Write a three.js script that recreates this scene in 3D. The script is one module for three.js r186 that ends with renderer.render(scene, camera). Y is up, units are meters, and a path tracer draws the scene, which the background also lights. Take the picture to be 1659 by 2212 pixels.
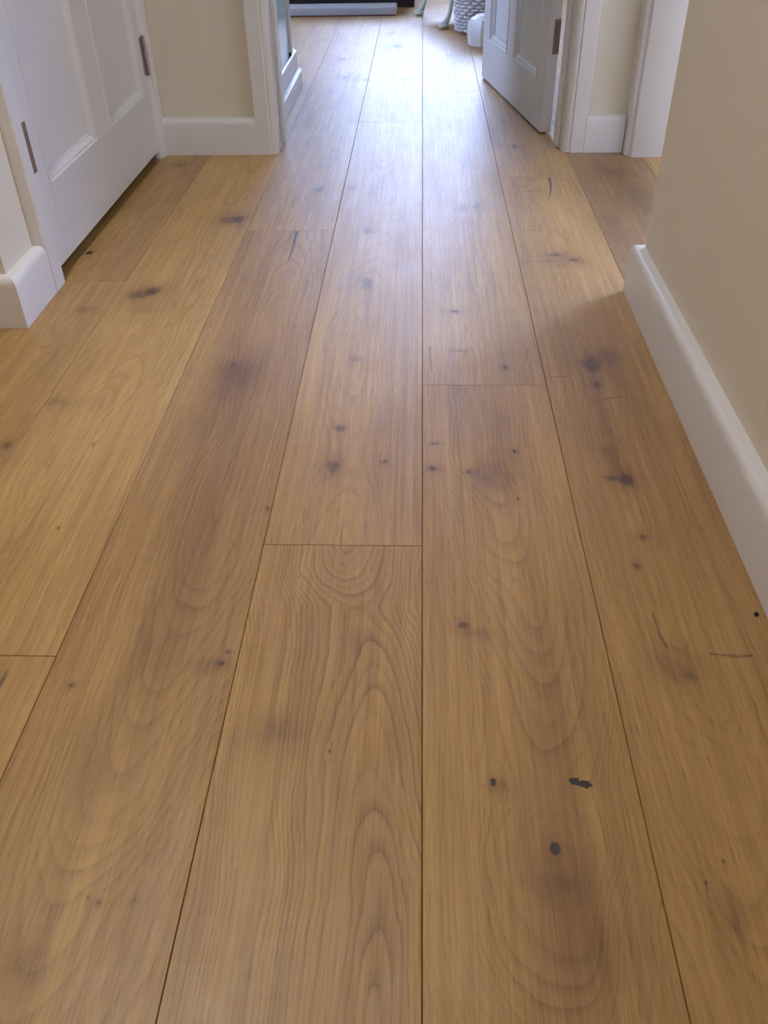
import * as THREE from 'three';
import { mergeGeometries, toCreasedNormals } from 'three/addons/utils/BufferGeometryUtils.js';
import { RoundedBoxGeometry } from 'three/addons/geometries/RoundedBoxGeometry.js';

// ---------------------------------------------------------------- camera, sky, exposure
// Plan coordinates used throughout: x to the right, y up, d = distance ahead of the camera (three.js z = -d).
const scene = new THREE.Scene();
const renderer = new THREE.WebGLRenderer({ antialias: true });
renderer.toneMapping = THREE.LinearToneMapping;
renderer.toneMappingExposure = 1.0;
renderer.shadowMap.enabled = true;
const camera = new THREE.PerspectiveCamera(61.81, 1659 / 2212, 0.02, 60);
{
  const m = new THREE.Matrix4().makeBasis(
    new THREE.Vector3(0.999237, -0.016265, -0.035509),
    new THREE.Vector3(-0.009217, 0.785268, -0.619087),
    new THREE.Vector3(0.037953, 0.618942, 0.784519));
  camera.quaternion.setFromRotationMatrix(m);
  camera.position.set(0, 0.77, 0);
}
scene.background = new THREE.Color().setRGB(0.46, 0.59, 1.0);   // an even, overcast blue daylight
scene.backgroundIntensity = 37.0;
const LAMP = { color: new THREE.Color().setRGB(1.0, 0.93, 0.87), intensity: 1.38 };

// ---------------------------------------------------------------- small helpers
const taken = {};
function numbered(name) {
  const n = taken[name] = (taken[name] ?? -1) + 1;
  return n ? name + '_' + String(n).padStart(3, '0') : name;
}
function shade(o) { o.traverse((c) => { if (c.isMesh) { c.castShadow = true; c.receiveShadow = true; } }); return o; }
function part(name, geometry, material, parent) {
  const m = new THREE.Mesh(geometry, material); m.name = name; m.castShadow = m.receiveShadow = true; parent.add(m); return m;
}
function thing(name, label, category, x = 0, y = 0, d = 0, turn = 0) {
  const g = new THREE.Group(); g.name = numbered(name); g.position.set(x, y, -d); g.rotation.y = turn;
  g.userData = { label, category }; scene.add(g); return g;
}
function struct(name, label, category) {
  const g = new THREE.Group(); g.name = name; g.userData = { kind: 'structure', label, category }; scene.add(g); return g;
}
function structMesh(name, geometry, material, label, category) {
  const m = new THREE.Mesh(geometry, material); m.name = name; m.castShadow = m.receiveShadow = true;
  m.userData = { kind: 'structure', label, category }; scene.add(m); return m;
}
const merge = (list) => mergeGeometries(list.map((g) => { const n = g.index ? g.toNonIndexed() : g; for (const k of Object.keys(n.attributes)) if (!['position', 'normal', 'uv'].includes(k)) n.deleteAttribute(k); return n; }));
// a box between two corners of the plan, uv in metres
function slab(x0, x1, y0, y1, d0, d1) {
  const g = new THREE.BoxGeometry(x1 - x0, y1 - y0, d1 - d0); g.translate((x0 + x1) / 2, (y0 + y1) / 2, -(d0 + d1) / 2);
  const p = g.attributes.position, n = g.attributes.normal, uv = g.attributes.uv;
  for (let i = 0; i < p.count; i++) {
    if (Math.abs(n.getX(i)) > 0.5) uv.setXY(i, p.getZ(i), p.getY(i));
    else if (Math.abs(n.getY(i)) > 0.5) uv.setXY(i, p.getX(i), p.getZ(i));
    else uv.setXY(i, p.getX(i), p.getY(i));
  }
  return g;
}
function rbox(x0, x1, y0, y1, d0, d1, r = 0.003) {
  const g = new RoundedBoxGeometry(x1 - x0, y1 - y0, d1 - d0, 2, Math.min(r, (x1 - x0) * 0.49, (y1 - y0) * 0.49, (d1 - d0) * 0.49));
  g.translate((x0 + x1) / 2, (y0 + y1) / 2, -(d0 + d1) / 2); return g;
}
// sweep a profile [[out, up], ...] along a plan path [[x, d], ...] with mitred corners; side = +1 puts "out" to the right of the path
function sweep(profile, path, side = 1) {
  const n = path.length, rows = [];
  for (let i = 0; i < n; i++) {
    const dir = (a, b) => { const l = Math.hypot(b[0] - a[0], b[1] - a[1]); return [(b[0] - a[0]) / l, (b[1] - a[1]) / l]; };
    const a = i > 0 ? dir(path[i - 1], path[i]) : dir(path[0], path[1]), b = i < n - 1 ? dir(path[i], path[i + 1]) : a;
    const na = [a[1] * side, -a[0] * side], nb = [b[1] * side, -b[0] * side];
    let m = [na[0] + nb[0], na[1] + nb[1]]; const k = 2 / (m[0] * m[0] + m[1] * m[1]); m = [m[0] * k, m[1] * k];
    rows.push(profile.map(([o, u]) => [path[i][0] + m[0] * o, u, -(path[i][1] + m[1] * o)]));
  }
  const pos = [], tri = (p, q, r) => pos.push(...p, ...q, ...r), np = profile.length;
  for (let i = 0; i < n - 1; i++) for (let j = 0; j < np; j++) {
    const A = rows[i][j], B = rows[i][(j + 1) % np], C = rows[i + 1][(j + 1) % np], D = rows[i + 1][j];
    if (side > 0) { tri(A, B, C); tri(A, C, D); } else { tri(A, C, B); tri(A, D, C); }
  }
  for (const [row, flip] of [[rows[0], side > 0], [rows[n - 1], side < 0]]) {
    const tris = THREE.ShapeUtils.triangulateShape(profile.map(([o, u]) => new THREE.Vector2(o, u)), []);
    for (const [a, b, c] of tris) flip ? tri(row[a], row[b], row[c]) : tri(row[a], row[c], row[b]);
  }
  const g = new THREE.BufferGeometry(); g.setAttribute('position', new THREE.Float32BufferAttribute(pos, 3));
  g.setAttribute('uv', new THREE.Float32BufferAttribute(new Array(pos.length / 3 * 2).fill(0), 2));
  g.computeVertexNormals();
  return toCreasedNormals(g, 0.6);
}

// ---------------------------------------------------------------- noise
function rng(seed) { let s = seed >>> 0; return () => { s = (s + 0x6D2B79F5) >>> 0; let t = s; t = Math.imul(t ^ (t >>> 15), t | 1); t ^= t + Math.imul(t ^ (t >>> 7), t | 61); return ((t ^ (t >>> 14)) >>> 0) / 4294967296; }; }
const TAB = new Float32Array(65536); { const r = rng(77); for (let i = 0; i < 65536; i++) TAB[i] = r(); }
function vn(x, y) {                                                  // value noise 0..1
  const xi = Math.floor(x), yi = Math.floor(y), fx = x - xi, fy = y - yi;
  const u = fx * fx * (3 - 2 * fx), v = fy * fy * (3 - 2 * fy);
  const r0 = (yi & 255) << 8, r1 = ((yi + 1) & 255) << 8, c0 = xi & 255, c1 = (xi + 1) & 255;
  const a = TAB[r0 | c0], b = TAB[r0 | c1], c = TAB[r1 | c0], d = TAB[r1 | c1];
  return a + (b - a) * u + (c - a) * v + (a - b - c + d) * u * v;
}
const sm = (a, b, x) => { const t = Math.min(1, Math.max(0, (x - a) / (b - a))); return t * t * (3 - 2 * t); };
function texture(w, h, bytes, srgb) {
  const t = new THREE.DataTexture(bytes, w, h, THREE.RGBAFormat); t.magFilter = THREE.LinearFilter; t.minFilter = THREE.LinearMipmapLinearFilter;
  t.generateMipmaps = true; t.wrapS = t.wrapT = THREE.MirroredRepeatWrapping; if (srgb) t.colorSpace = THREE.SRGBColorSpace; t.needsUpdate = true; return t;
}

// ---------------------------------------------------------------- materials
const C = (r, g, b) => new THREE.Color(`rgb(${r},${g},${b})`);
const plaster = (() => {
  const n = 256, a = new Uint8Array(n * n * 4);
  for (let y = 0; y < n; y++) for (let x = 0; x < n; x++) { const v = 255 * (0.5 * vn(x / 3, y / 3) + 0.3 * vn(x / 9 + 31, y / 9) + 0.2 * vn(x, y + 50)); a.set([v, v, v, 255], (y * n + x) * 4); }
  const t = texture(n, n, a, false); t.repeat.set(3, 3); return t;
})();
const M = {
  wall: new THREE.MeshStandardMaterial({ color: C(228, 219, 200), roughness: 0.9, bumpMap: plaster, bumpScale: 0.00035 }),
  ceiling: new THREE.MeshStandardMaterial({ color: C(238, 236, 228), roughness: 0.95 }),
  gloss: new THREE.MeshPhysicalMaterial({ color: C(230, 229, 228), roughness: 0.38 }),
  door: new THREE.MeshPhysicalMaterial({ color: C(226, 225, 226), roughness: 0.42 }),
  metal: new THREE.MeshStandardMaterial({ color: C(160, 146, 136), roughness: 0.4, metalness: 0.5 }),
  darkMetal: new THREE.MeshStandardMaterial({ color: C(128, 106, 90), roughness: 0.5, metalness: 0.25 }),
  sub: new THREE.MeshStandardMaterial({ color: C(40, 26, 14), roughness: 1 }),
  glass: new THREE.MeshPhysicalMaterial({ color: 0xffffff, roughness: 0.02, transmission: 1, thickness: 0 }),
  upvc: new THREE.MeshStandardMaterial({ color: C(236, 237, 238), roughness: 0.4 }),
  paving: new THREE.MeshStandardMaterial({ color: C(120, 118, 108), roughness: 0.95 }),
};

// ---------------------------------------------------------------- the oak floor
const SEAM = 0.0085, PITCH = 0.221, GAP = 0.0007;
// marks in the boards: [kind, x, d, half width, half length, depth of colour]
// k = knot, h = hole or pin knot, b = black filler, s = mineral streak
const KNOTS = [
  ['h',-.79,1.969,.007,.012,.9], ['k',-.726,2.67,.023,.028,.5], ['k',-.49,2.194,.039,.045,.5], ['h',-.467,2.194,.014,.024,.5], ['k',-.582,1.745,.027,.035,.75], ['k',-.608,1.726,.023,.029,.6],
  ['s',-.578,1.652,.025,.051,.35], ['s',-.699,1.652,.021,.016,.4], ['k',-.113,1.789,.018,.051,.4], ['k',-.28,2.428,.016,.024,.4], ['k',-.19,2.447,.013,.02,.35], ['k',-.127,2.105,.014,.032,.35],
  ['s',-.328,1.396,.048,.11,.5], ['k',-.345,1.418,.009,.011,.5], ['s',-.34,1.234,.055,.11,.25], ['s',-.336,1.097,.058,.094,.2], ['s',-.638,1.28,.028,.015,.4], ['k',-.67,1.143,.011,.016,.5],
  ['k',-.128,1.2,.015,.013,.45], ['k',-.13,1.089,.014,.023,.6], ['k',-.051,1.103,.01,.009,.4], ['k',-.218,.982,.004,.008,.5], ['k',-.117,1.441,.015,.015,.25], ['k',.075,1.646,.012,.011,.7],
  ['k',.16,1.409,.006,.01,.75], ['s',.077,1.474,.019,.007,.35], ['k',.318,1.949,.019,.014,.6], ['k',.357,1.918,.017,.014,.6], ['s',.331,1.923,.045,.045,.35], ['k',.322,1.422,.023,.04,.75],
  ['s',.353,1.453,.029,.029,.4], ['k',.319,1.346,.01,.014,.5], ['k',.317,1.062,.014,.024,.75], ['k',.299,1.065,.017,.01,.5], ['s',.31,1.24,.014,.109,.3], ['s',.305,1.124,.018,.053,.4],
  ['k',.025,1.086,.01,.008,.75], ['k',.029,1.156,.011,.005,.45], ['k',.08,1.077,.007,.006,.65], ['s',.109,1.065,.032,.04,.4], ['s',.13,1.154,.029,.13,.22], ['h',.155,1.135,.003,.005,.6],
  ['h',.15,1.011,.002,.003,.6], ['k',.059,.751,.01,.009,.6], ['s',.078,.735,.023,.012,.25], ['k',.315,.925,.008,.008,.45], ['k',.294,.865,.006,.008,.6], ['s',.308,.695,.032,.037,.32],
  ['k',.319,.674,.011,.009,.3], ['h',.082,.526,.003,.005,.95], ['s',.088,.52,.014,.01,.35], ['b',.166,.529,.005,.005,.95], ['b',.176,.526,.007,.005,.95], ['h',.137,.453,.005,.007,.9],
  ['s',.138,.422,.039,.028,.25], ['s',.166,.359,.041,.037,.2], ['s',.292,.391,.011,.019,.4], ['h',.273,.422,.001,.002,.6], ['h',.295,.444,.001,.002,.6], ['k',-.4,.644,.005,.005,.65],
  ['k',-.227,.7,.004,.005,.65], ['k',-.232,.682,.008,.006,.65], ['s',-.245,.676,.019,.012,.3], ['h',-.091,.56,.001,.002,.7], ['s',-.155,.584,.04,.029,.35], ['s',-.326,.856,.057,.191,.26],
  ['s',-.319,.704,.039,.064,.22], ['s',-.348,.556,.04,.075,.24], ['h',-.513,.932,.002,.003,.6], ['k',-.484,.65,.004,.021,.6], ['k',-.302,.392,.002,.003,.5], ['k',-.291,.388,.003,.003,.65],
  ['s',-.258,.391,.005,.005,.4], ['k',-.106,4.509,.056,.057,.45], ['k',-.222,3.81,.026,.035,.3], ['k',-.31,3.848,.017,.035,.5], ['k',-.264,3.812,.017,.026,.5], ['k',-.347,4.223,.019,.031,.4],
  ['k',-.053,3.803,.037,.034,.3], ['s',-.57,1.278,.033,.022,.2], ['s',-.337,.333,.024,.024,.25], ['k',-.528,1.147,.003,.006,.5], ['k',.296,2.843,.012,.026,.5], ['k',.115,2.271,.027,.044,.2],
  ['k',.152,2.289,.017,.029,.2], ['s',.587,2.338,.036,.157,.35], ['s',.541,2.581,.053,.062,.3], ['k',-.149,4.85,.028,.039,.3],
];
// splits and cross marks: [depth of colour, width, x, d, x, d, ...]
const CRACKS = [
  [0.9,.008,-.306,2.106,-.303,2.013,-.304,1.905], [0.35,.0015,.152,2.878,.115,2.462,.132,2.102,.127,1.769], [0.9,.008,.371,2.528,.365,2.438,.351,2.349], [0.4,.003,.246,2.396,.336,2.411],
  [0.45,.003,.235,2.108,.321,2.110], [0.35,.003,.239,1.907,.315,1.918], [0.45,.003,.232,1.373,.278,1.379], [0.4,.004,.323,1.298,.352,1.306],
  [0.35,.004,.022,1.489,.025,1.398], [0.45,.003,.298,.776,.298,.740,.302,.717], [0.5,.004,.352,.709,.381,.705,.399,.707], [0.5,.0015,-.106,.934,-.105,.906],
  [0.5,.0015,-.162,.949,-.164,.981], [0.35,.003,.209,1.480,.202,1.443],
];
// board(): colour texture of one oak board. axis = [[d, x, depth of the cut below the pith], ...]: the arches of the grain close where the depth grows.
function oak(x0, dA, dB, px, py, o) {
  const a = new Uint8Array(px * py * 4), so = o.seed * 13.7, per = o.period ?? 0.007, ring = o.ring ?? 0.5, tone = o.tone ?? 0, grey = o.grey ?? 0;
  const kn = KNOTS.filter((k) => k[1] > x0 - 0.01 && k[1] < x0 + PITCH + 0.01 && k[2] > dA - 0.15 && k[2] < dB + 0.15);
  const cr = CRACKS.filter((k) => k[2] > x0 && k[2] < x0 + PITCH && k[3] > dA && k[3] < dB + 0.01);
  const ax = o.axis;
  const L = [204, 165, 95], D = [122, 83, 40], K = [58, 36, 20], G = [150, 132, 112];
  const band = o.bands ?? [];
  for (let j = 0; j < py; j++) {
    const d = dA + (j + 0.5) / py * (dB - dA);
    let i0 = 0; while (i0 < ax.length - 2 && d < ax[i0 + 1][0]) i0++;
    const A = ax[i0], B = ax[i0 + 1], tt = (d - A[0]) / (B[0] - A[0]), te = tt < 0 ? tt : tt > 1 ? tt : sm(0, 1, tt) * 0.5 + tt * 0.5;
    const axis = A[1] + (B[1] - A[1]) * te + 0.008 * (vn(d / 0.11 + so, 3.3) - 0.5), depth0 = A[2] + (B[2] - A[2]) * te;
    for (let i = 0; i < px; i++) {
      const x = x0 + (i + 0.5) / px * PITCH;
      const wob = vn(x / 0.045 + so, d / 0.30) - 0.5, wob2 = vn(x / 0.016 + so, d / 0.07 + 9) - 0.5;
      let u = x - axis + 0.016 * wob + 0.0055 * wob2 + 0.0016 * (vn(x / 0.006 + so, d / 0.03 + 4) - 0.5), dp = Math.max(0.004, depth0 + 0.012 * (vn(x / 0.05 + 7 + so, d / 0.13) - 0.5));
      let s = 0.30 + tone, kn1 = 0, blk = 0, g = grey, sw = 0;
      for (let q = 0; q < kn.length; q++) {
        const k = kn[q], ex = (x - k[1]) / k[3], ez = (d - k[2]) / k[4], r2 = ex * ex + ez * ez;
        if (r2 > 40) continue;
        const kind = k[0], wn = vn(x / (k[3] * 0.55) + q * 7, d / (k[4] * 0.55) + so);
        if (kind === 's') { const f = Math.exp(-r2 * 1.1) * k[5] * (0.55 + 0.9 * wn); s += f * 0.78; g += f * 0.08; }
        else if (kind === 'k') {
          const r = Math.sqrt(r2) * (0.72 + 0.75 * wn);
          { const e2 = ex * ex * 0.5 + ez * ez * 0.10; sw += 0.009 * Math.exp(-e2) * k[5]; }
          s += Math.exp(-r2 * 0.45) * k[5] * 0.38; g += Math.exp(-r2 * 0.5) * k[5] * 0.1;
          kn1 = Math.max(kn1, k[5] * (1 - sm(0.25, 1.0, r)) * (0.55 + 0.6 * vn(x / 0.003, d / 0.004 + q)));
        } else {
          const r = Math.sqrt(r2) * (kind === 'b' ? 0.75 + 0.5 * vn(x / 0.0025, d / 0.0025) : 0.9 + 0.2 * wn);
          if (kind === 'h') { sw += 0.012 * k[5] * Math.exp(-(ex * ex * 0.06 + ez * ez * 0.025)) * (0.6 + 0.8 * wn); s += 0.2 * Math.exp(-r2 * 0.25); }
          blk = Math.max(blk, (1 - sm(0.85, 1.08, r)) * (kind === 'b' ? 0.95 : k[5] * 0.9));
        }
      }
      for (let q = 0; q < cr.length; q++) {
        const c = cr[q];
        for (let p = 2; p + 3 < c.length; p += 2) {
          const vx = c[p + 2] - c[p], vz = c[p + 3] - c[p + 1], l2 = vx * vx + vz * vz;
          let t = ((x - c[p]) * vx + (d - c[p + 1]) * vz) / l2; t = Math.min(1, Math.max(0, t));
          const dist = Math.hypot(x - c[p] - vx * t, d - c[p + 1] - vz * t);
          if (dist < c[1] * 3) {
            const far = (p - 2 + 2 * t) / (c.length - 4), w = c[0] > 0.7 ? c[1] * (0.62 - 0.5 * far) * (0.85 + 0.3 * vn(x / 0.006, d / 0.006 + 5)) : c[1] * (0.35 + 0.5 * vn(x / 0.006, d / 0.006 + 5)), f = (1 - sm(w * 0.45, w, dist)) * c[0] * (0.7 + 0.4 * vn(x / 0.004, d / 0.004));
            if (c[0] > 0.7) blk = Math.max(blk, f); else { kn1 = Math.max(kn1, f * 0.8); s += 0.18 * c[0] * Math.exp(-dist * dist / (c[1] * c[1])); }
          }
        }
      }
      const R = Math.sqrt(u * u + dp * dp) + sw;
      const ph = R / per * (0.8 + 0.4 * vn(R / 0.03 + so, 1.5)), id = Math.floor(ph), t = ph - id;
      const str = 0.35 + 0.9 * TAB[(id * 131 + o.seed * 977) & 65535];
      const early = Math.exp(-t * 3.4) * sm(0, 0.10, t) + 0.25 * (1 - sm(0, 0.06, 1 - t));
      const f1 = vn(x / 0.0016 + so, d / 0.09 + so), f2 = vn(x / 0.0007 + so, d / 0.030), f3 = vn(x / 0.006 + so, d / 0.35);
      const pore = sm(0.66, 0.86, vn(x / 0.0009 + 40, d / 0.018 + so)) * (0.35 + early * 1.3);
      const fleck = vn(x / 0.016 + so, d / 0.0045 + 3) - 0.5;
      s += ring * 0.42 * early * str + 0.19 * (f1 - 0.5) + 0.17 * (f2 - 0.5) + 0.20 * (f3 - 0.5) + 0.16 * pore + 0.035 * fleck * (0.5 + vn(x / 0.05, d / 0.15 + so));
      s += 0.22 * (vn(x / 0.07 + 5 + so, d / 0.45 + so) - 0.5) + 0.12 * (vn(x / 0.03 + so, d / 0.12) - 0.5);
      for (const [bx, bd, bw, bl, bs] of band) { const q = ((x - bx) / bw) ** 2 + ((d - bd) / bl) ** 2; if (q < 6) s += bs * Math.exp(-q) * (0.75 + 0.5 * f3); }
      s = Math.min(1.15, Math.max(-0.1, s)); g = Math.min(0.6, g); kn1 = Math.min(1, kn1);
      const at = (j * px + i) * 4;
      for (let c = 0; c < 3; c++) {
        let v = L[c] + (D[c] - L[c]) * s; v += (G[c] * (1.15 - 0.55 * s) - v) * g;
        v += (K[c] - v) * kn1; v += ([34, 26, 24][c] - v) * blk;
        a[at + c] = Math.max(0, Math.min(255, v));
      }
      a[at + 3] = 255;
    }
  }
  return texture(px, py, a, true);
}
const floorRough = (() => {                                        // grain of the oiled surface
  const w = 256, h = 512, a = new Uint8Array(w * h * 4);
  for (let y = 0; y < h; y++) for (let x = 0; x < w; x++) {
    const v = 255 * Math.min(1, Math.max(0, 0.80 + 0.16 * (vn(x / 1.6, y / 26) - 0.5) + 0.22 * (vn(x / 14 + 9, y / 20) - 0.5) + 0.14 * (vn(x / 40, y / 5 + 30) - 0.5)));
    a.set([v, v, v, 255], (y * w + x) * 4);
  }
  return texture(w, h, a, false);
})();
function boardMaterial(tex) {
  return new THREE.MeshPhysicalMaterial({ map: tex, roughness: 0.80, roughnessMap: floorRough, bumpMap: tex, bumpScale: 0.00018, clearcoat: 0.8, clearcoatRoughness: 0.45 });
}
const floor = struct('floor', 'wide oak plank floor running through the hall and the far room', 'floor');
part('subfloor', slab(-2.4, 2.95, -0.05, -0.0145, -1.8, 6.8), M.sub, floor);
function board(col, dA, dB, mat, texA, texB, label) {
  const x0 = SEAM + col * PITCH + GAP / 2, x1 = SEAM + (col + 1) * PITCH - GAP / 2, a = dA + GAP / 2, b = dB - GAP / 2, c = 0.0007;
  const pos = [], uv = [];
  const V = (x, y, d) => [x, y, -d];
  const quad = (...q) => { for (const k of [0, 1, 2, 0, 2, 3]) { pos.push(...q[k]); uv.push((q[k][0] - (SEAM + col * PITCH)) / PITCH, (-q[k][2] - texA) / (texB - texA)); } };
  const T = [V(x0 + c, 0, a + c), V(x1 - c, 0, a + c), V(x1 - c, 0, b - c), V(x0 + c, 0, b - c)];
  const E = [V(x0, -c, a), V(x1, -c, a), V(x1, -c, b), V(x0, -c, b)], Bm = [V(x0, -0.0145, a), V(x1, -0.0145, a), V(x1, -0.0145, b), V(x0, -0.0145, b)];
  quad(...T);
  for (let i = 0; i < 4; i++) { const j = (i + 1) % 4; quad(E[i], E[j], T[j], T[i]); quad(Bm[i], Bm[j], E[j], E[i]); }
  quad(Bm[3], Bm[2], Bm[1], Bm[0]);
  const g = new THREE.BufferGeometry(); g.setAttribute('position', new THREE.Float32BufferAttribute(pos, 3)); g.setAttribute('uv', new THREE.Float32BufferAttribute(uv, 2)); g.computeVertexNormals();
  const m = part(numbered('plank'), g, mat, floor); if (label) m.userData.label = label;
  return m;
}
const col0 = (k) => SEAM + k * PITCH;
// boards that fill the view, each with its own grain: [column, from, to, texture from, texture to, px, py, grain]
const BOARDS = [
  [-1, -1.35, 0.901, 0.25, 0.901, 512, 1600, { seed: 1, ring: 1.15, period: 0.0064, tone: 0.0, axis: [[0.95, -0.10, 0.012], [0.86, -0.095, 0.03], [0.78, -0.078, 0.058], [0.70, -0.068, 0.052], [0.55, -0.055, 0.030], [0.40, -0.035, 0.012], [0.25, -0.034, 0.0]] }],
  [-1, 0.901, 3.15, 0.901, 3.15, 400, 2048, { seed: 2, ring: 0.45, period: 0.006, tone: -0.05, axis: [[3.2, -0.11, 0.02], [2.2, -0.10, 0.08], [1.5, -0.125, 0.02], [1.1, -0.102, 0.05], [0.9, -0.11, 0.02]] }],
  [-1, 3.15, 5.40, 3.15, 5.40, 256, 700, { seed: 3, ring: 0.4, tone: 0.0, axis: [[5.5, -0.10, 0.02], [3, -0.15, 0.09]] }],
  [0, -0.9, 1.344, 0.25, 1.344, 512, 2048, { seed: 4, ring: 0.62, period: 0.0075, tone: 0.05, axis: [[1.4, 0.10, 0.0], [1.09, 0.098, 0.006], [0.953, 0.132, 0.028], [0.769, 0.147, 0.052], [0.643, 0.152, 0.075], [0.52, 0.14, 0.085], [0.453, 0.137, 0.080], [0.38, 0.13, 0.095], [0.2, 0.13, 0.13]], bands: [[0.20, 1.15, 0.022, 0.25, -0.22], [0.06, 1.2, 0.05, 0.2, -0.05], [0.14, 0.38, 0.05, 0.07, 0.10]] }],
  [0, 1.344, 3.59, 1.344, 3.59, 400, 2048, { seed: 5, ring: 0.4, period: 0.006, tone: 0.0, grey: 0.05, axis: [[3.6, 0.05, 0.02], [2.4, 0.13, 0.07], [1.3, 0.09, 0.03]] }],
  [0, 3.59, 5.84, 3.59, 5.84, 256, 700, { seed: 6, ring: 0.4, tone: 0.02, axis: [[5.8, 0.1, 0.02], [3.5, 0.13, 0.07]] }],
  [1, 0.285, 2.53, 0.285, 2.53, 480, 2048, { seed: 7, ring: 0.5, period: 0.007, tone: 0.10, axis: [[2.6, 0.32, 0.10], [2.0, 0.335, 0.05], [1.75, 0.33, 0.02], [1.45, 0.32, 0.015], [1.1, 0.30, 0.015], [0.796, 0.308, 0.03], [0.66, 0.326, 0.045], [0.526, 0.316, 0.07], [0.3, 0.30, 0.11]], bands: [[0.40, 1.35, 0.05, 0.35, 0.10], [0.36, 0.95, 0.05, 0.2, 0.10], [0.34, 2.1, 0.12, 0.45, -0.18]] }],  // last band: pale wood, with daylight from round the corner put into its colour
  [1, 2.53, 4.78, 2.53, 4.78, 256, 1000, { seed: 8, ring: 0.4, tone: 0.02, axis: [[4.8, 0.34, 0.02], [2.5, 0.33, 0.08]] }],
  [2, 0.9, 3.15, 1.7, 3.15, 256, 1024, { seed: 9, ring: 0.5, tone: 0.34, grey: 0.10, axis: [[3.2, 0.58, 0.06], [2.3, 0.57, 0.0], [1.6, 0.55, 0.06]] }],
  [-2, -0.14, 2.113, 0.25, 2.113, 512, 2048, { seed: 10, ring: 0.55, period: 0.0075, tone: 0.10, axis: [[2.2, -0.30, 0.06], [1.588, -0.292, 0.03], [1.25, -0.275, 0.012], [1.036, -0.281, 0.010], [0.85, -0.285, 0.03], [0.705, -0.29, 0.055], [0.511, -0.31, 0.085], [0.38, -0.325, 0.105], [0.2, -0.33, 0.13]] }],
  [-2, 2.113, 4.36, 2.113, 4.36, 320, 1200, { seed: 11, ring: 0.4, tone: 0.05, axis: [[4.4, -0.33, 0.02], [2.0, -0.36, 0.07]] }],
  [-3, -1.56, 0.689, 0.3, 0.689, 400, 800, { seed: 12, ring: 0.5, tone: 0.03, axis: [[0.9, -0.55, 0.02], [0.2, -0.56, 0.06]] }],
  [-3, 0.689, 2.91, 0.689, 2.91, 440, 2048, { seed: 13, ring: 0.6, period: 0.007, tone: -0.08, axis: [[3.0, -0.50, 0.02], [2.1, -0.50, 0.06], [1.587, -0.50, 0.075], [1.40, -0.54, 0.05], [1.22, -0.58, 0.018], [1.094, -0.585, 0.012], [0.9, -0.57, 0.03], [0.6, -0.56, 0.05]] }],
  [-4, -0.45, 1.80, 0.7, 1.80, 400, 1400, { seed: 14, ring: 0.5, tone: 0.14, axis: [[1.9, -0.72, 0.02], [1.2, -0.74, 0.06], [0.7, -0.72, 0.02]] }],
  [-4, 1.80, 4.05, 1.80, 2.95, 300, 900, { seed: 15, ring: 0.45, tone: 0.10, axis: [[3.1, -0.70, 0.04], [1.8, -0.74, 0.08]] }],
];
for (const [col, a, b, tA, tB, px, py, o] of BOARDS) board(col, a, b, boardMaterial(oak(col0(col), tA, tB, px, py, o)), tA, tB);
// the remaining boards of both rooms share four grains
const SPARE = [0, 1, 2, 3].map((k) => boardMaterial(oak(20 + k, 50, 52.25, 160, 700, { seed: 20 + k, ring: 0.5, tone: [0.0, 0.06, 0.12, 0.03][k], axis: [[53, 20.1 + k, 0.02], [51.4, 20.12 + k, 0.08], [49, 20.1 + k, 0.01]] })));
{
  const done = {}; for (const [col, a, b] of BOARDS) (done[col] ??= []).push([a, b]);
  for (let col = -11; col <= 12; col++) {
    const runs = done[col] ?? []; const cuts = [];
    let lo = -1.75; const first = runs.length ? Math.min(...runs.map((r) => r[0])) : 99, last = runs.length ? Math.max(...runs.map((r) => r[1])) : -99;
    const end = col > 5 ? 2.86 : 6.75;
    if (runs.length) { let d = first; while (d > lo + 0.05) { cuts.push([Math.max(lo, d - 2.25), d]); d -= 2.25; } d = last; while (d < end - 0.05) { let e = Math.min(end, d + 2.25); if (col === -3 && d === 2.91) e = 3.575; cuts.push([d, e]); d = e; } }
    else { let d = lo + 0.3 + ((col * 0.83 + 40) % 1.9); cuts.push([lo, d]); while (d < end - 0.05) { const e = Math.min(end, d + 2.25); cuts.push([d, e]); d = e; } }
    for (const [a, b] of cuts) if (b - a > 0.03) board(col, a, b, SPARE[(col * 3 + Math.round(a * 2) + 400) % 4], a, a + 2.25);
  }
}

// ---------------------------------------------------------------- walls, ceiling
const TOP = 2.42, XR = 0.462, XL = -0.815, DF = 2.79, DB = 2.92;
structMesh('wall_right', merge([slab(XR, 0.58, -0.014, TOP, -1.7, 1.724), slab(0.58, 2.9, -0.014, TOP, 1.60, 1.724)]), M.wall, 'cream painted wall along the right of the hall, ending at an outer corner', 'wall');
structMesh('wall_left', merge([slab(XL - 0.115, XL, -0.014, TOP, 1.59, 1.742), slab(XL - 0.115, XL, 2.06, TOP, 1.742, DF), slab(-2.3, XL - 0.115, -0.014, TOP, 1.59, 1.70)]), M.wall, 'cream painted wall corner at the left beside the panelled door', 'wall');
structMesh('wall_far', merge([
  slab(-2.3, -0.455, -0.014, TOP, DF, DB), slab(-0.455, 0.455, 2.05, TOP, DF, DB), slab(0.455, 0.70, -0.014, TOP, DF, DB),
  slab(0.70, 1.50, 2.05, TOP, DF, DB), slab(1.50, 1.64, -0.014, TOP, DF, DB), slab(1.64, 2.68, -0.014, 0.25, DF, DB), slab(1.64, 2.68, 2.25, TOP, DF, DB), slab(2.68, 3.02, -0.014, TOP, DF, DB)]),
  M.wall, 'cream painted wall facing the camera around the open doorway', 'wall');
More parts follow.
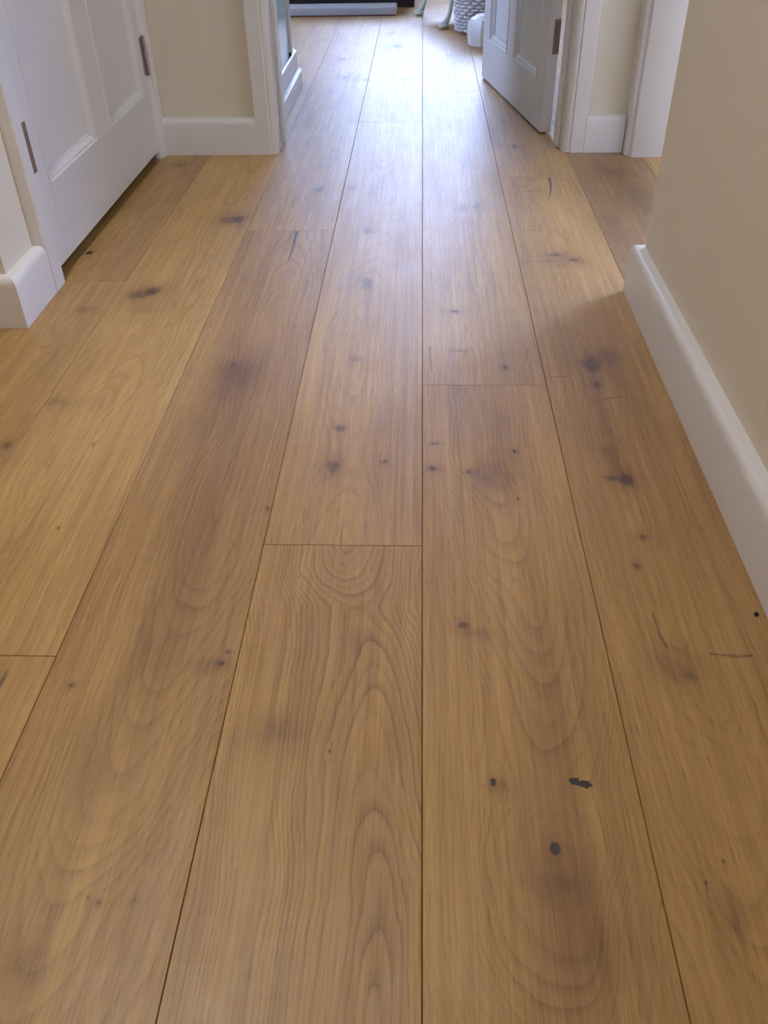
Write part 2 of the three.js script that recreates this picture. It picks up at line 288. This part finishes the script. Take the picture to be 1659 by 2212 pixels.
structMesh('wall_side', slab(2.9, 3.02, -0.014, TOP, 1.60, DF), M.wall, 'cream wall closing the passage round the corner', 'wall');
structMesh('wall_back', slab(-2.42, 0.58, -0.014, TOP, -1.82, -1.7), M.wall, 'cream wall behind the camera', 'wall');
structMesh('wall_outer', merge([slab(-2.42, -2.3, -0.014, TOP, -1.7, 3.8), slab(-2.42, -2.3, -0.014, TOP, 4.5, 6.7), slab(-2.42, -2.3, -0.014, 0.9, 3.8, 4.5), slab(-2.42, -2.3, 1.9, TOP, 3.8, 4.5)]), M.wall, 'cream outer wall on the far left', 'wall');
structMesh('wall_room_right', slab(1.3, 1.42, -0.014, TOP, DB, 6.7), M.wall, 'cream right hand wall of the far room', 'wall');
structMesh('wall_room_end', merge([slab(-2.42, -0.62, -0.014, TOP, 6.7, 6.82), slab(0.66, 1.42, -0.014, TOP, 6.7, 6.82), slab(-0.62, 0.66, -0.014, 0.82, 6.7, 6.82), slab(-0.62, 0.66, 1.60, TOP, 6.7, 6.82)]), M.wall, 'cream end wall of the far room around its window', 'wall');
structMesh('ceiling', merge([slab(-2.42, 3.02, TOP, TOP + 0.1, -1.82, DB), slab(-2.42, 1.42, TOP, TOP + 0.1, DB, 6.82)]), M.ceiling, 'white ceiling over hall and far room', 'ceiling');
structMesh('ground', slab(-14, 14, -0.25, -0.15, -8, 24), M.paving, 'grey paving outside the windows', 'ground');

// ---------------------------------------------------------------- skirting boards and architraves
const SK = 0.025, SH = 0.105;
const skirtProfile = [[0, 0.0005], [SK, 0.0005], [SK, SH - 0.016], [SK - 0.0015, SH - 0.009], [SK - 0.006, SH - 0.003], [SK - 0.012, SH], [0, SH]];
structMesh('baseboard_right', sweep(skirtProfile, [[XR, -1.7], [XR, 1.724], [2.9, 1.724]], -1), M.gloss, 'white skirting board with rounded top along the right wall', 'skirting board');
structMesh('baseboard_left', sweep(skirtProfile, [[-2.3, 1.59], [XL, 1.59], [XL, 1.740]], 1), M.gloss, 'white skirting board wrapping the outer corner at the left', 'skirting board');
structMesh('baseboard_far_left', sweep(skirtProfile, [[XL + 0.022, DF], [-0.502, DF]], 1), M.gloss, 'short white skirting board between the two doors on the left', 'skirting board');
structMesh('baseboard_far_right', sweep(skirtProfile, [[0.501, DF], [0.618, DF]], 1), M.gloss, 'short white skirting board right of the open doorway', 'skirting board');
structMesh('baseboard_room', sweep(skirtProfile, [[1.3, 6.7], [-2.3, 6.7]], -1), M.gloss, 'white skirting board under the far window', 'skirting board');
// upright from an architrave section [[across, out], ...] in a plan frame: origin (x, d), across = (ux, ud), out = (ox, od)
function upright(section, x, d, ux, ud, ox, od, y0, y1) {
  const pts = section.map(([a, o]) => new THREE.Vector2(x + ux * a + ox * o, d + ud * a + od * o));
  const g = new THREE.ExtrudeGeometry(new THREE.Shape(pts), { depth: y1 - y0, bevelEnabled: false });
  g.rotateX(-Math.PI / 2); g.translate(0, y0, 0);
  return toCreasedNormals(g, 0.5);
}
// across 0 = outer edge
const arch = (w, t) => [[0, 0], [0, t * 0.9], [0.003, t], [w - 0.024, t], [w - 0.021, t * 0.80], [w - 0.015, t * 0.84], [w - 0.007, t * 0.70], [w - 0.002, t * 0.5], [w, t * 0.35], [w, 0]];
const plain = (w, t) => [[0, 0], [0, t - 0.003], [0.003, t], [w - 0.004, t], [w, t - 0.004], [w, 0]];
{
  const t1 = struct('trim_1', 'white architrave and lining around the open far doorway', 'door frame');
  part('architrave', upright(arch(0.066, 0.024), -0.504, DF, 1, 0, 0, -1, 0.0005, 2.12), M.gloss, t1);
  part('architrave', upright(arch(0.066, 0.024), 0.503, DF, -1, 0, 0, -1, 0.0005, 2.12), M.gloss, t1);
  part('lining', slab(-0.455, -0.4405, 0.0005, 2.05, DF, DB - 0.002), M.gloss, t1);
  part('lining', slab(0.4345, 0.455, 0.0005, 2.05, DF, DB - 0.002), M.gloss, t1);
  part('door_stop', rbox(-0.4405, -0.428, 0.012, 2.04, 2.853, 2.905, 0.002), M.gloss, t1);
  part('door_stop', rbox(0.4225, 0.4345, 0.001, 2.04, 2.825, 2.875, 0.002), M.gloss, t1);
  part('head', slab(-0.44, 0.434, 2.03, 2.05, DF, DB - 0.002), M.gloss, t1);
  part('architrave', rbox(-0.504, 0.503, 2.052, 2.118, DF - 0.022, DF, 0.003), M.gloss, t1);
  const t2 = struct('trim_2', 'white architrave around the closed panelled door on the left', 'door frame');
  part('architrave', upright(plain(0.056, 0.025), XL, 1.743, 0, 1, 1, 0, 0.0005, 2.13), M.gloss, t2);
  part('architrave', upright(arch(0.062, 0.025), XL, DF - 0.001, 0, -1, 1, 0, 0.0005, 2.13), M.gloss, t2);
  part('lining', slab(XL - 0.11, XL + 0.004, 0.0005, 2.06, 1.742, 1.799), M.gloss, t2);
  part('lining', slab(XL - 0.11, XL + 0.004, 0.0005, 2.06, 2.735, DF - 0.001), M.gloss, t2);
  part('architrave', rbox(XL, XL + 0.023, 2.07, 2.13, 1.80, 2.727, 0.003), M.gloss, t2);
  const keep = part('hinge', rbox(XL + 0.0235, XL + 0.0262, 0.24, 0.338, 1.781, 1.7975, 0.0008), M.darkMetal, t2); keep.userData.label = 'narrow brown metal hinge plate';
  const t3 = struct('trim_3', 'thick white architrave beside the short skirting on the right', 'door frame');
  part('architrave', upright([[0, 0], [0, 0.055], [0.004, 0.060], [0.010, 0.060], [0.013, 0.064], [0.016, 0.074], [0.020, 0.076], [0.118, 0.076], [0.118, 0]], 0.620, DF, 1, 0, 0, -1, 0.0005, 2.12), M.gloss, t3);
  part('architrave', upright(plain(0.09, 0.07), 1.56, DF, -1, 0, 0, -1, 0.0005, 2.12), M.gloss, t3);
  part('architrave', rbox(0.739, 1.469, 2.03, 2.12, DF - 0.07, DF, 0.003), M.gloss, t3);
}

// ---------------------------------------------------------------- panelled doors
// ring of moulding stepping down into a panel: inset and depth pairs, around a rectangle on the face z = +-half thickness
function moulding(x0, x1, y0, y1, zf, s) {
  const prof = [[-0.003, 0.0], [-0.001, 0.003], [0.004, 0.003], [0.006, -0.002], [0.010, -0.0015], [0.019, -0.010], [0.022, -0.0105], [0.0225, -0.0145]];
  const pos = [], ring = prof.map(([i, z]) => [[x0 + i, y0 + i], [x1 - i, y0 + i], [x1 - i, y1 - i], [x0 + i, y1 - i]].map(([x, y]) => [x, y, s * (zf + z)]));
  for (let r = 0; r + 1 < ring.length; r++) for (let k = 0; k < 4; k++) {
    const a = ring[r][k], b = ring[r][(k + 1) % 4], c = ring[r + 1][(k + 1) % 4], d = ring[r + 1][k];
    s > 0 ? pos.push(...a, ...b, ...c, ...a, ...c, ...d) : pos.push(...a, ...c, ...b, ...a, ...d, ...c);
  }
  const g = new THREE.BufferGeometry(); g.setAttribute('position', new THREE.Float32BufferAttribute(pos, 3));
  g.setAttribute('uv', new THREE.Float32BufferAttribute(new Array(pos.length / 3 * 2).fill(0), 2)); g.computeVertexNormals();
  return g;
}
// local frame: x from the hinge edge across the leaf, y up, z through it
function panelDoor(group, w, h, t, stileA, stileB, mun, bottom, muntAt) {
  const rb = (x0, x1, y0, y1) => { const g = new RoundedBoxGeometry(x1 - x0, y1 - y0, t, 2, 0.0012); g.translate((x0 + x1) / 2, (y0 + y1) / 2, 0); return g; };
  const lock0 = 0.78, lock1 = 0.96, top = h - 0.11, m0 = muntAt, m1 = muntAt + mun;
  part('stile', rb(0, stileA, 0, h), M.door, group); part('stile', rb(w - stileB, w, 0, h), M.door, group);
  part('rail', rb(stileA, w - stileB, 0, bottom), M.door, group); part('rail', rb(stileA, w - stileB, lock0, lock1), M.door, group); part('rail', rb(stileA, w - stileB, top, h), M.door, group);
  part('muntin', rb(m0, m1, bottom, lock0), M.door, group); part('muntin', rb(m0, m1, lock1, top), M.door, group);
  for (const [a, b] of [[bottom, lock0], [lock1, top]]) for (const [c, d] of [[stileA, m0], [m1, w - stileB]]) {
    const g = new THREE.BoxGeometry(d - c, b - a, t - 0.028); g.translate((c + d) / 2, (a + b) / 2, 0);
    const p = part('panel', g, M.door, group);
    part('moulding', merge([moulding(c, d, a, b, t / 2, 1), moulding(c, d, a, b, t / 2, -1)]), M.door, p);
  }
}
function hinge(parent, x, y, z, ax, h, material) {                  // leaf plate with knuckle and screws; ax = 'x' | 'z' plate normal
  const list = [];
  const g = new RoundedBoxGeometry(ax === 'z' ? 0.018 : 0.002, h, ax === 'z' ? 0.002 : 0.018, 1, 0.0006); g.translate(x, y, z); list.push(g);
  return part('hinge', merge(list), material, parent);
}
{
  // closed door in the left wall: hinged at its far edge, face 10 mm behind the architrave
  const d1 = struct('door_1', 'closed white panelled door in the left wall', 'door');
  d1.position.set(-0.80 - 0.0185, 0.028, -2.726); d1.rotation.y = -Math.PI / 2;     // local x runs towards the camera, local -z faces the hall
  panelDoor(d1, 0.921, 1.99, 0.037, 0.062, 0.062, 0.115, 0.163, 0.400);
  const h1 = new THREE.Group();
  const barrel = []; for (let k = 0; k < 5; k++) { const c = new THREE.CylinderGeometry(0.0055, 0.0055, 0.0186, 10); c.translate(-0.004, 0.21 + (k + 0.5) * 0.0196, -0.024); barrel.push(c); }
  for (const y of [0.2105, 0.3075]) { const c = new THREE.SphereGeometry(0.0045, 8, 6); c.translate(-0.004, y, -0.024); barrel.push(c); }
  const pl = new THREE.BoxGeometry(0.017, 0.097, 0.0016); pl.translate(0.008, 0.2585, -0.0193); barrel.push(pl);
  part('hinge', merge(barrel), M.metal, d1).userData.label = 'worn steel butt hinge with rounded knuckles';
}
const LEAF = Math.atan2(0.16715, 0.98593);
{
  const d2 = struct('door_2', 'white panelled door standing open into the far room', 'door');
  const ux = -0.16715, ud = 0.98593;                                // along the leaf, away from the camera
  // hinge edge, visible face at (0.391, 2.973); leaf 0.038 thick to its right
  d2.position.set(0.391 + 0.0175 * ud, 0.007, -(2.973 + 0.0175 * 0.16715)); d2.rotation.y = Math.PI / 2 + LEAF;
  panelDoor(d2, 0.862, 1.99, 0.035, 0.088, 0.107, 0.10, 0.146, 0.387);
  const pl = [new THREE.BoxGeometry(0.002, 0.094, 0.019)]; pl[0].translate(-0.0008, 0.275, -0.0085 * -1);
  for (const y of [0.245, 0.275, 0.305]) { const s = new THREE.CylinderGeometry(0.0032, 0.0032, 0.0012, 10); s.rotateZ(Math.PI / 2); s.translate(-0.0022, y, 0.0085 + (y === 0.275 ? 0.003 : -0.002)); pl.push(s); }
  part('hinge', merge(pl), M.darkMetal, d2).userData.label = 'aged brown metal hinge plate with screws';
  const d3 = struct('door_3', 'white door round the corner beyond the thick architrave', 'door');
  d3.position.set(0.74, 0.006, -(DF - 0.02)); panelDoor(d3, 0.728, 2.02, 0.035, 0.09, 0.09, 0.10, 0.16, 0.31);
}

// ---------------------------------------------------------------- windows: the daylight enters here
// local frame: x across, y up, z = 0 in the middle of the wall, +z into the room
function windowUnit(name, label, w, y0, y1, x, d, turn, bars) {
  const g = struct(name, label, 'window'), f = 0.05, h = w / 2; g.position.set(x, 0, -d); g.rotation.y = turn;
  const rb = (x0, x1, a, b, z0, z1, r) => rbox(x0, x1, a, b, -z1, -z0, r);
  part('frame', merge([rb(-h, -h + f, y0, y1, -0.03, 0.03), rb(h - f, h, y0, y1, -0.03, 0.03), rb(-h + f, h - f, y0, y0 + f, -0.03, 0.03), rb(-h + f, h - f, y1 - f, y1, -0.03, 0.03)]), M.upvc, g);
  for (const b of bars) part('mullion', rb(b - 0.025, b + 0.025, y0 + f, y1 - f, -0.025, 0.025), M.upvc, g);
  const edges = [-h + f, ...bars, h - f];
  for (let i = 0; i + 1 < edges.length; i++) {
    const a = edges[i] + (i ? 0.025 : 0), b = edges[i + 1] - (i + 2 < edges.length ? 0.025 : 0);
    const q = new THREE.PlaneGeometry(b - a, y1 - y0 - 2 * f); q.translate((a + b) / 2, (y0 + y1) / 2, 0); part('pane', q, M.glass, g);
  }
  part('sill', rb(-h - 0.03, h + 0.03, y0 - 0.025, y0, 0.03, 0.11, 0.006), M.upvc, g);
}
windowUnit('window_1', 'white framed window in the end wall of the far room', 1.28, 0.82, 1.60, 0.02, 6.76, 0, []);
windowUnit('window_2', 'tall white framed window in the passage round the corner', 1.04, 0.25, 2.25, 2.16, 2.855, 0, []);
windowUnit('window_3', 'added white framed window, out of view, lighting the open door from the left', 0.70, 0.90, 1.90, -2.36, 4.15, Math.PI / 2, []);  // unseen window, added so that daylight reaches the open leaf

// ---------------------------------------------------------------- recessed ceiling spots in the hall
for (const [x, d, power, where] of [[-0.66, 0.92, 5.9, 'over the middle of the hall'], [-0.66, -0.75, 0.9, 'over the near end of the hall']]) {
  const g = thing('downlight', 'round recessed ceiling spot ' + where, 'lamp', x, TOP, d);
  const ring = new THREE.LatheGeometry([[0.036, 0], [0.038, -0.004], [0.045, -0.005], [0.047, 0], [0.036, 0]].map(([a, b]) => new THREE.Vector2(a, b)), 32); part('bezel', ring, M.upvc, g);
  const disc = new THREE.CylinderGeometry(0.036, 0.036, 0.002, 32); disc.translate(0, -0.001, 0);
  part('lens', disc, new THREE.MeshStandardMaterial({ color: C(245, 240, 228), roughness: 0.4, emissive: LAMP.color, emissiveIntensity: 1.5 }), g);
  const l = new THREE.SpotLight(LAMP.color, LAMP.intensity * power, 0, 1.12, 1, 2); l.position.set(0, -0.012, 0); l.target.position.set(0, -2, 0); l.castShadow = true; l.shadow.radius = 2; g.add(l, l.target);
}

// ---------------------------------------------------------------- things in the far room
const T = {
  white: new THREE.MeshPhysicalMaterial({ color: C(236, 238, 240), roughness: 0.35 }),
  aqua: new THREE.MeshPhysicalMaterial({ color: C(186, 226, 228), roughness: 0.15 }),
  wicker: new THREE.MeshStandardMaterial({ color: C(232, 230, 236), roughness: 0.75 }),
  green: new THREE.MeshStandardMaterial({ color: C(206, 220, 210), roughness: 0.5 }),
  fabric: new THREE.MeshStandardMaterial({ color: C(242, 245, 250), roughness: 0.95, bumpMap: plaster, bumpScale: 0.004 }),
  hem: new THREE.MeshStandardMaterial({ color: C(92, 42, 62), roughness: 0.9 }),
  dark: new THREE.MeshStandardMaterial({ color: C(26, 20, 24), roughness: 0.8 }),
  cushion: new THREE.MeshStandardMaterial({ color: C(206, 200, 186), roughness: 0.95 }),
};
{ // cabinet: two-step plinth with rounded far corner, pale aqua side
  const g = thing('cabinet', 'white cabinet with stepped plinth and pale aqua side behind the left door frame', 'cabinet', -0.70, 0, 3.35);
  const foot = (w0, w1, r, y0, y1, bev) => {                         // plan: x from -w0 to w1, d from -0.30 to end, rounded far right corner
    const s = new THREE.Shape(), e = 0.36 + w1 * 0.35; s.moveTo(-0.2, -0.34); s.lineTo(w1, -0.34); s.lineTo(w1, e - r); s.absarc(w1 - r, e - r, r, 0, Math.PI / 2, false); s.lineTo(-0.2, e); s.closePath();
    const q = new THREE.ExtrudeGeometry(s, { depth: y1 - y0 - 2 * bev, bevelEnabled: true, bevelSize: bev, bevelThickness: bev, bevelSegments: 3, curveSegments: 16, steps: 1 });
    q.translate(0, 0, bev); q.rotateX(-Math.PI / 2); q.translate(0, y0, 0); return toCreasedNormals(q, 0.6);
  };
  part('plinth', foot(0.2, 0.232, 0.11, 0.0005, 0.062, 0.002), T.white, g);
  part('plinth_moulding', foot(0.2, 0.212, 0.09, 0.062, 0.128, 0.006), T.white, g);
  part('side_panel', rbox(-0.2, 0.206, 0.128, 1.30, -0.34, 0.235, 0.006), T.aqua, g);
  part('corner_post', rbox(0.12, 0.214, 0.128, 1.30, 0.235, 0.285, 0.01), T.white, g);
  part('top', rbox(-0.22, 0.235, 1.30, 1.335, -0.36, 0.38, 0.008), T.white, g);
  part('catch', rbox(0.206, 0.213, 0.131, 0.141, 0.222, 0.236, 0.001), T.dark, g);
}
{ // folded white mat
  const g = thing('floor_mat', 'white thick fabric mat lying on the floor of the far room', 'mat', -0.52, 0, 5.472);
  const geo = new RoundedBoxGeometry(0.77, 0.040, 0.165, 3, 0.007); geo.translate(0, 0.0225, 0);
  const p = geo.attributes.position; for (let i = 0; i < p.count; i++) { const x = p.getX(i), y = p.getY(i), z = p.getZ(i), k = sm(0.002, 0.03, y); p.setY(i, y + k * 0.005 * (vn(x / 0.03 + 50, z / 0.03 + 50) - 0.5)); p.setZ(i, z + 0.006 * (vn(x / 0.02 + 9, y / 0.012 + 4) - 0.5)); }
  geo.computeVertexNormals(); part('pile', geo, T.fabric, g);
  part('hem', rbox(-0.383, 0.383, 0.0005, 0.005, -0.0835, 0.0835, 0.001), T.hem, g);
}
{ // low dark bench behind the mat
  const g = thing('low_bench', 'low dark bench standing behind the white mat', 'bench', -0.72, 0, 5.90);
  part('seat', rbox(-0.75, 0.70, 0.08, 0.34, -0.24, 0.24, 0.02), T.dark, g);
  part('base', rbox(-0.73, 0.68, 0.0005, 0.08, -0.22, 0.2, 0.004), T.dark, g);
}
{ // footstool with cabriole legs
  const nx = 0.125, nd = -0.43;                                     // from far foot to near foot
  const g = thing('footstool', 'low footstool on pale green curved legs beside the wicker basket', 'footstool', 0.05, 0, 5.18);
  const l = Math.hypot(nx, nd), a = [nx / l, nd / l], b = [-a[1], a[0]];          // a along the visible feet, b away to the right
  const leg = (x, d, sx, sd) => {
    const out = [-sx, -sd];                                          // foot points out
    const c = new THREE.CatmullRomCurve3([[0.036, 0.012], [0.026, 0.020], [0.010, 0.040], [-0.004, 0.080], [-0.008, 0.130], [0.0, 0.19]].map(([o, y]) => new THREE.Vector3(x + out[0] * o, y, -(d + out[1] * o))));
    const n = 26, rad = (t) => 0.0165 - 0.006 * sm(0.02, 0.35, t) + 0.009 * sm(0.5, 1, t);
    const tg = new THREE.TubeGeometry(c, n, 1, 12, false), p = tg.attributes.position, pc = new THREE.Vector3();
    for (let i = 0; i <= n; i++) { c.getPointAt(i / n, pc); const r = rad(i / n); for (let k = 0; k <= 12; k++) { const q = i * 13 + k; p.setXYZ(q, pc.x + (p.getX(q) - pc.x) * r, Math.max(0.001, pc.y + (p.getY(q) - pc.y) * r), pc.z + (p.getZ(q) - pc.z) * r); } }
    tg.computeVertexNormals();
    const pad = new THREE.SphereGeometry(0.024, 16, 12); pad.scale(1.15, 0.62, 1); pad.translate(x + out[0] * 0.030, 0.0155, -(d + out[1] * 0.030));
    return merge([tg, pad]);
  };
  const F = [-0.062, 0.213], N = [0.063, -0.216];
  part('leg', leg(F[0] + 0.03, F[1], b[0], b[1]), T.green, g); part('leg', leg(N[0] + 0.03, N[1], b[0], b[1]), T.green, g);
  part('leg', leg(F[0] + 0.03 + b[0] * 0.34, F[1] + b[1] * 0.34, -b[0], -b[1]), T.green, g); part('leg', leg(N[0] + 0.03 + b[0] * 0.34, N[1] + b[1] * 0.34, -b[0], -b[1]), T.green, g);
  const seat = new RoundedBoxGeometry(0.38, 0.07, 0.455, 3, 0.02); seat.rotateY(Math.atan2(b[1], b[0])); seat.translate(0.03 + b[0] * 0.17, 0.225, -(b[1] * 0.17)); part('seat', seat, T.cushion, g);
}
{ // wicker basket
  const g = thing('wicker_basket', 'white woven wicker basket partly behind the open door', 'basket', 0.272, 0, 4.86);
  const r0 = 0.092, r1 = 0.106, H = 0.25, rows = 16, n = 30;
  const inner = new THREE.LatheGeometry([[0, 0.004], [r0 - 0.006, 0.004], [r1 - 0.008, H], [r1 - 0.014, H], [r0 - 0.012, 0.012], [0, 0.012]].map(([x, y]) => new THREE.Vector2(x, y)), 40); part('liner', inner, T.wicker, g);
  const strands = [];
  for (let k = 0; k < rows; k++) {
    const y = 0.009 + (k + 0.5) * (H - 0.012) / rows, r = r0 + (r1 - r0) * y / H, pts = [];
    for (let i = 0; i < n * 4; i++) { const t = i / (n * 4) * Math.PI * 2, w = Math.cos(t * n / 2 + (k % 2) * Math.PI); pts.push(new THREE.Vector3((r + 0.007 * w) * Math.cos(t), y, (r + 0.007 * w) * Math.sin(t))); }
    strands.push(part('strand', new THREE.TubeGeometry(new THREE.CatmullRomCurve3(pts, true), n * 5, 0.0080, 6, true), T.wicker, g));
  }
  const rim = new THREE.TorusGeometry(r1, 0.011, 10, 48); rim.rotateX(Math.PI / 2); rim.translate(0, H, 0); part('rim', rim, T.wicker, g);
}
{ // smooth white foot by the door's edge
  const g = thing('pedestal', 'smooth white flared pedestal in front of the wicker basket', 'pedestal', 0.30, 0, 4.53);
  const s = []; for (const [r, y] of [[0.001, 0.0005], [0.078, 0.0005], [0.080, 0.006], [0.083, 0.035], [0.086, 0.055], [0.083, 0.085], [0.072, 0.108], [0.045, 0.124], [0.001, 0.130]]) s.push(new THREE.Vector2(r, y));
  const q = new THREE.LatheGeometry(s, 10, Math.PI / 10).toNonIndexed(); q.computeVertexNormals(); part('foot', toCreasedNormals(q, 0.5), T.white, g);
}
{
  const geo = new THREE.IcosahedronGeometry(0.0028, 1), p = geo.attributes.position; for (let i = 0; i < p.count; i++) p.setXYZ(i, p.getX(i) * (0.8 + 0.5 * vn(p.getY(i) * 900 + 60, 3)), p.getY(i) * 0.7, p.getZ(i) * 1.2);
  geo.computeVertexNormals(); geo.translate(0, 0.0022, 0);
  const m = new THREE.Mesh(geo, T.dark); m.name = 'crumb'; m.castShadow = m.receiveShadow = true; m.position.set(0.425, 0, -0.775);
  m.userData = { label: 'tiny dark crumb on the floor against the right skirting board', category: 'crumb' }; scene.add(m);
}

renderer.render(scene, camera);
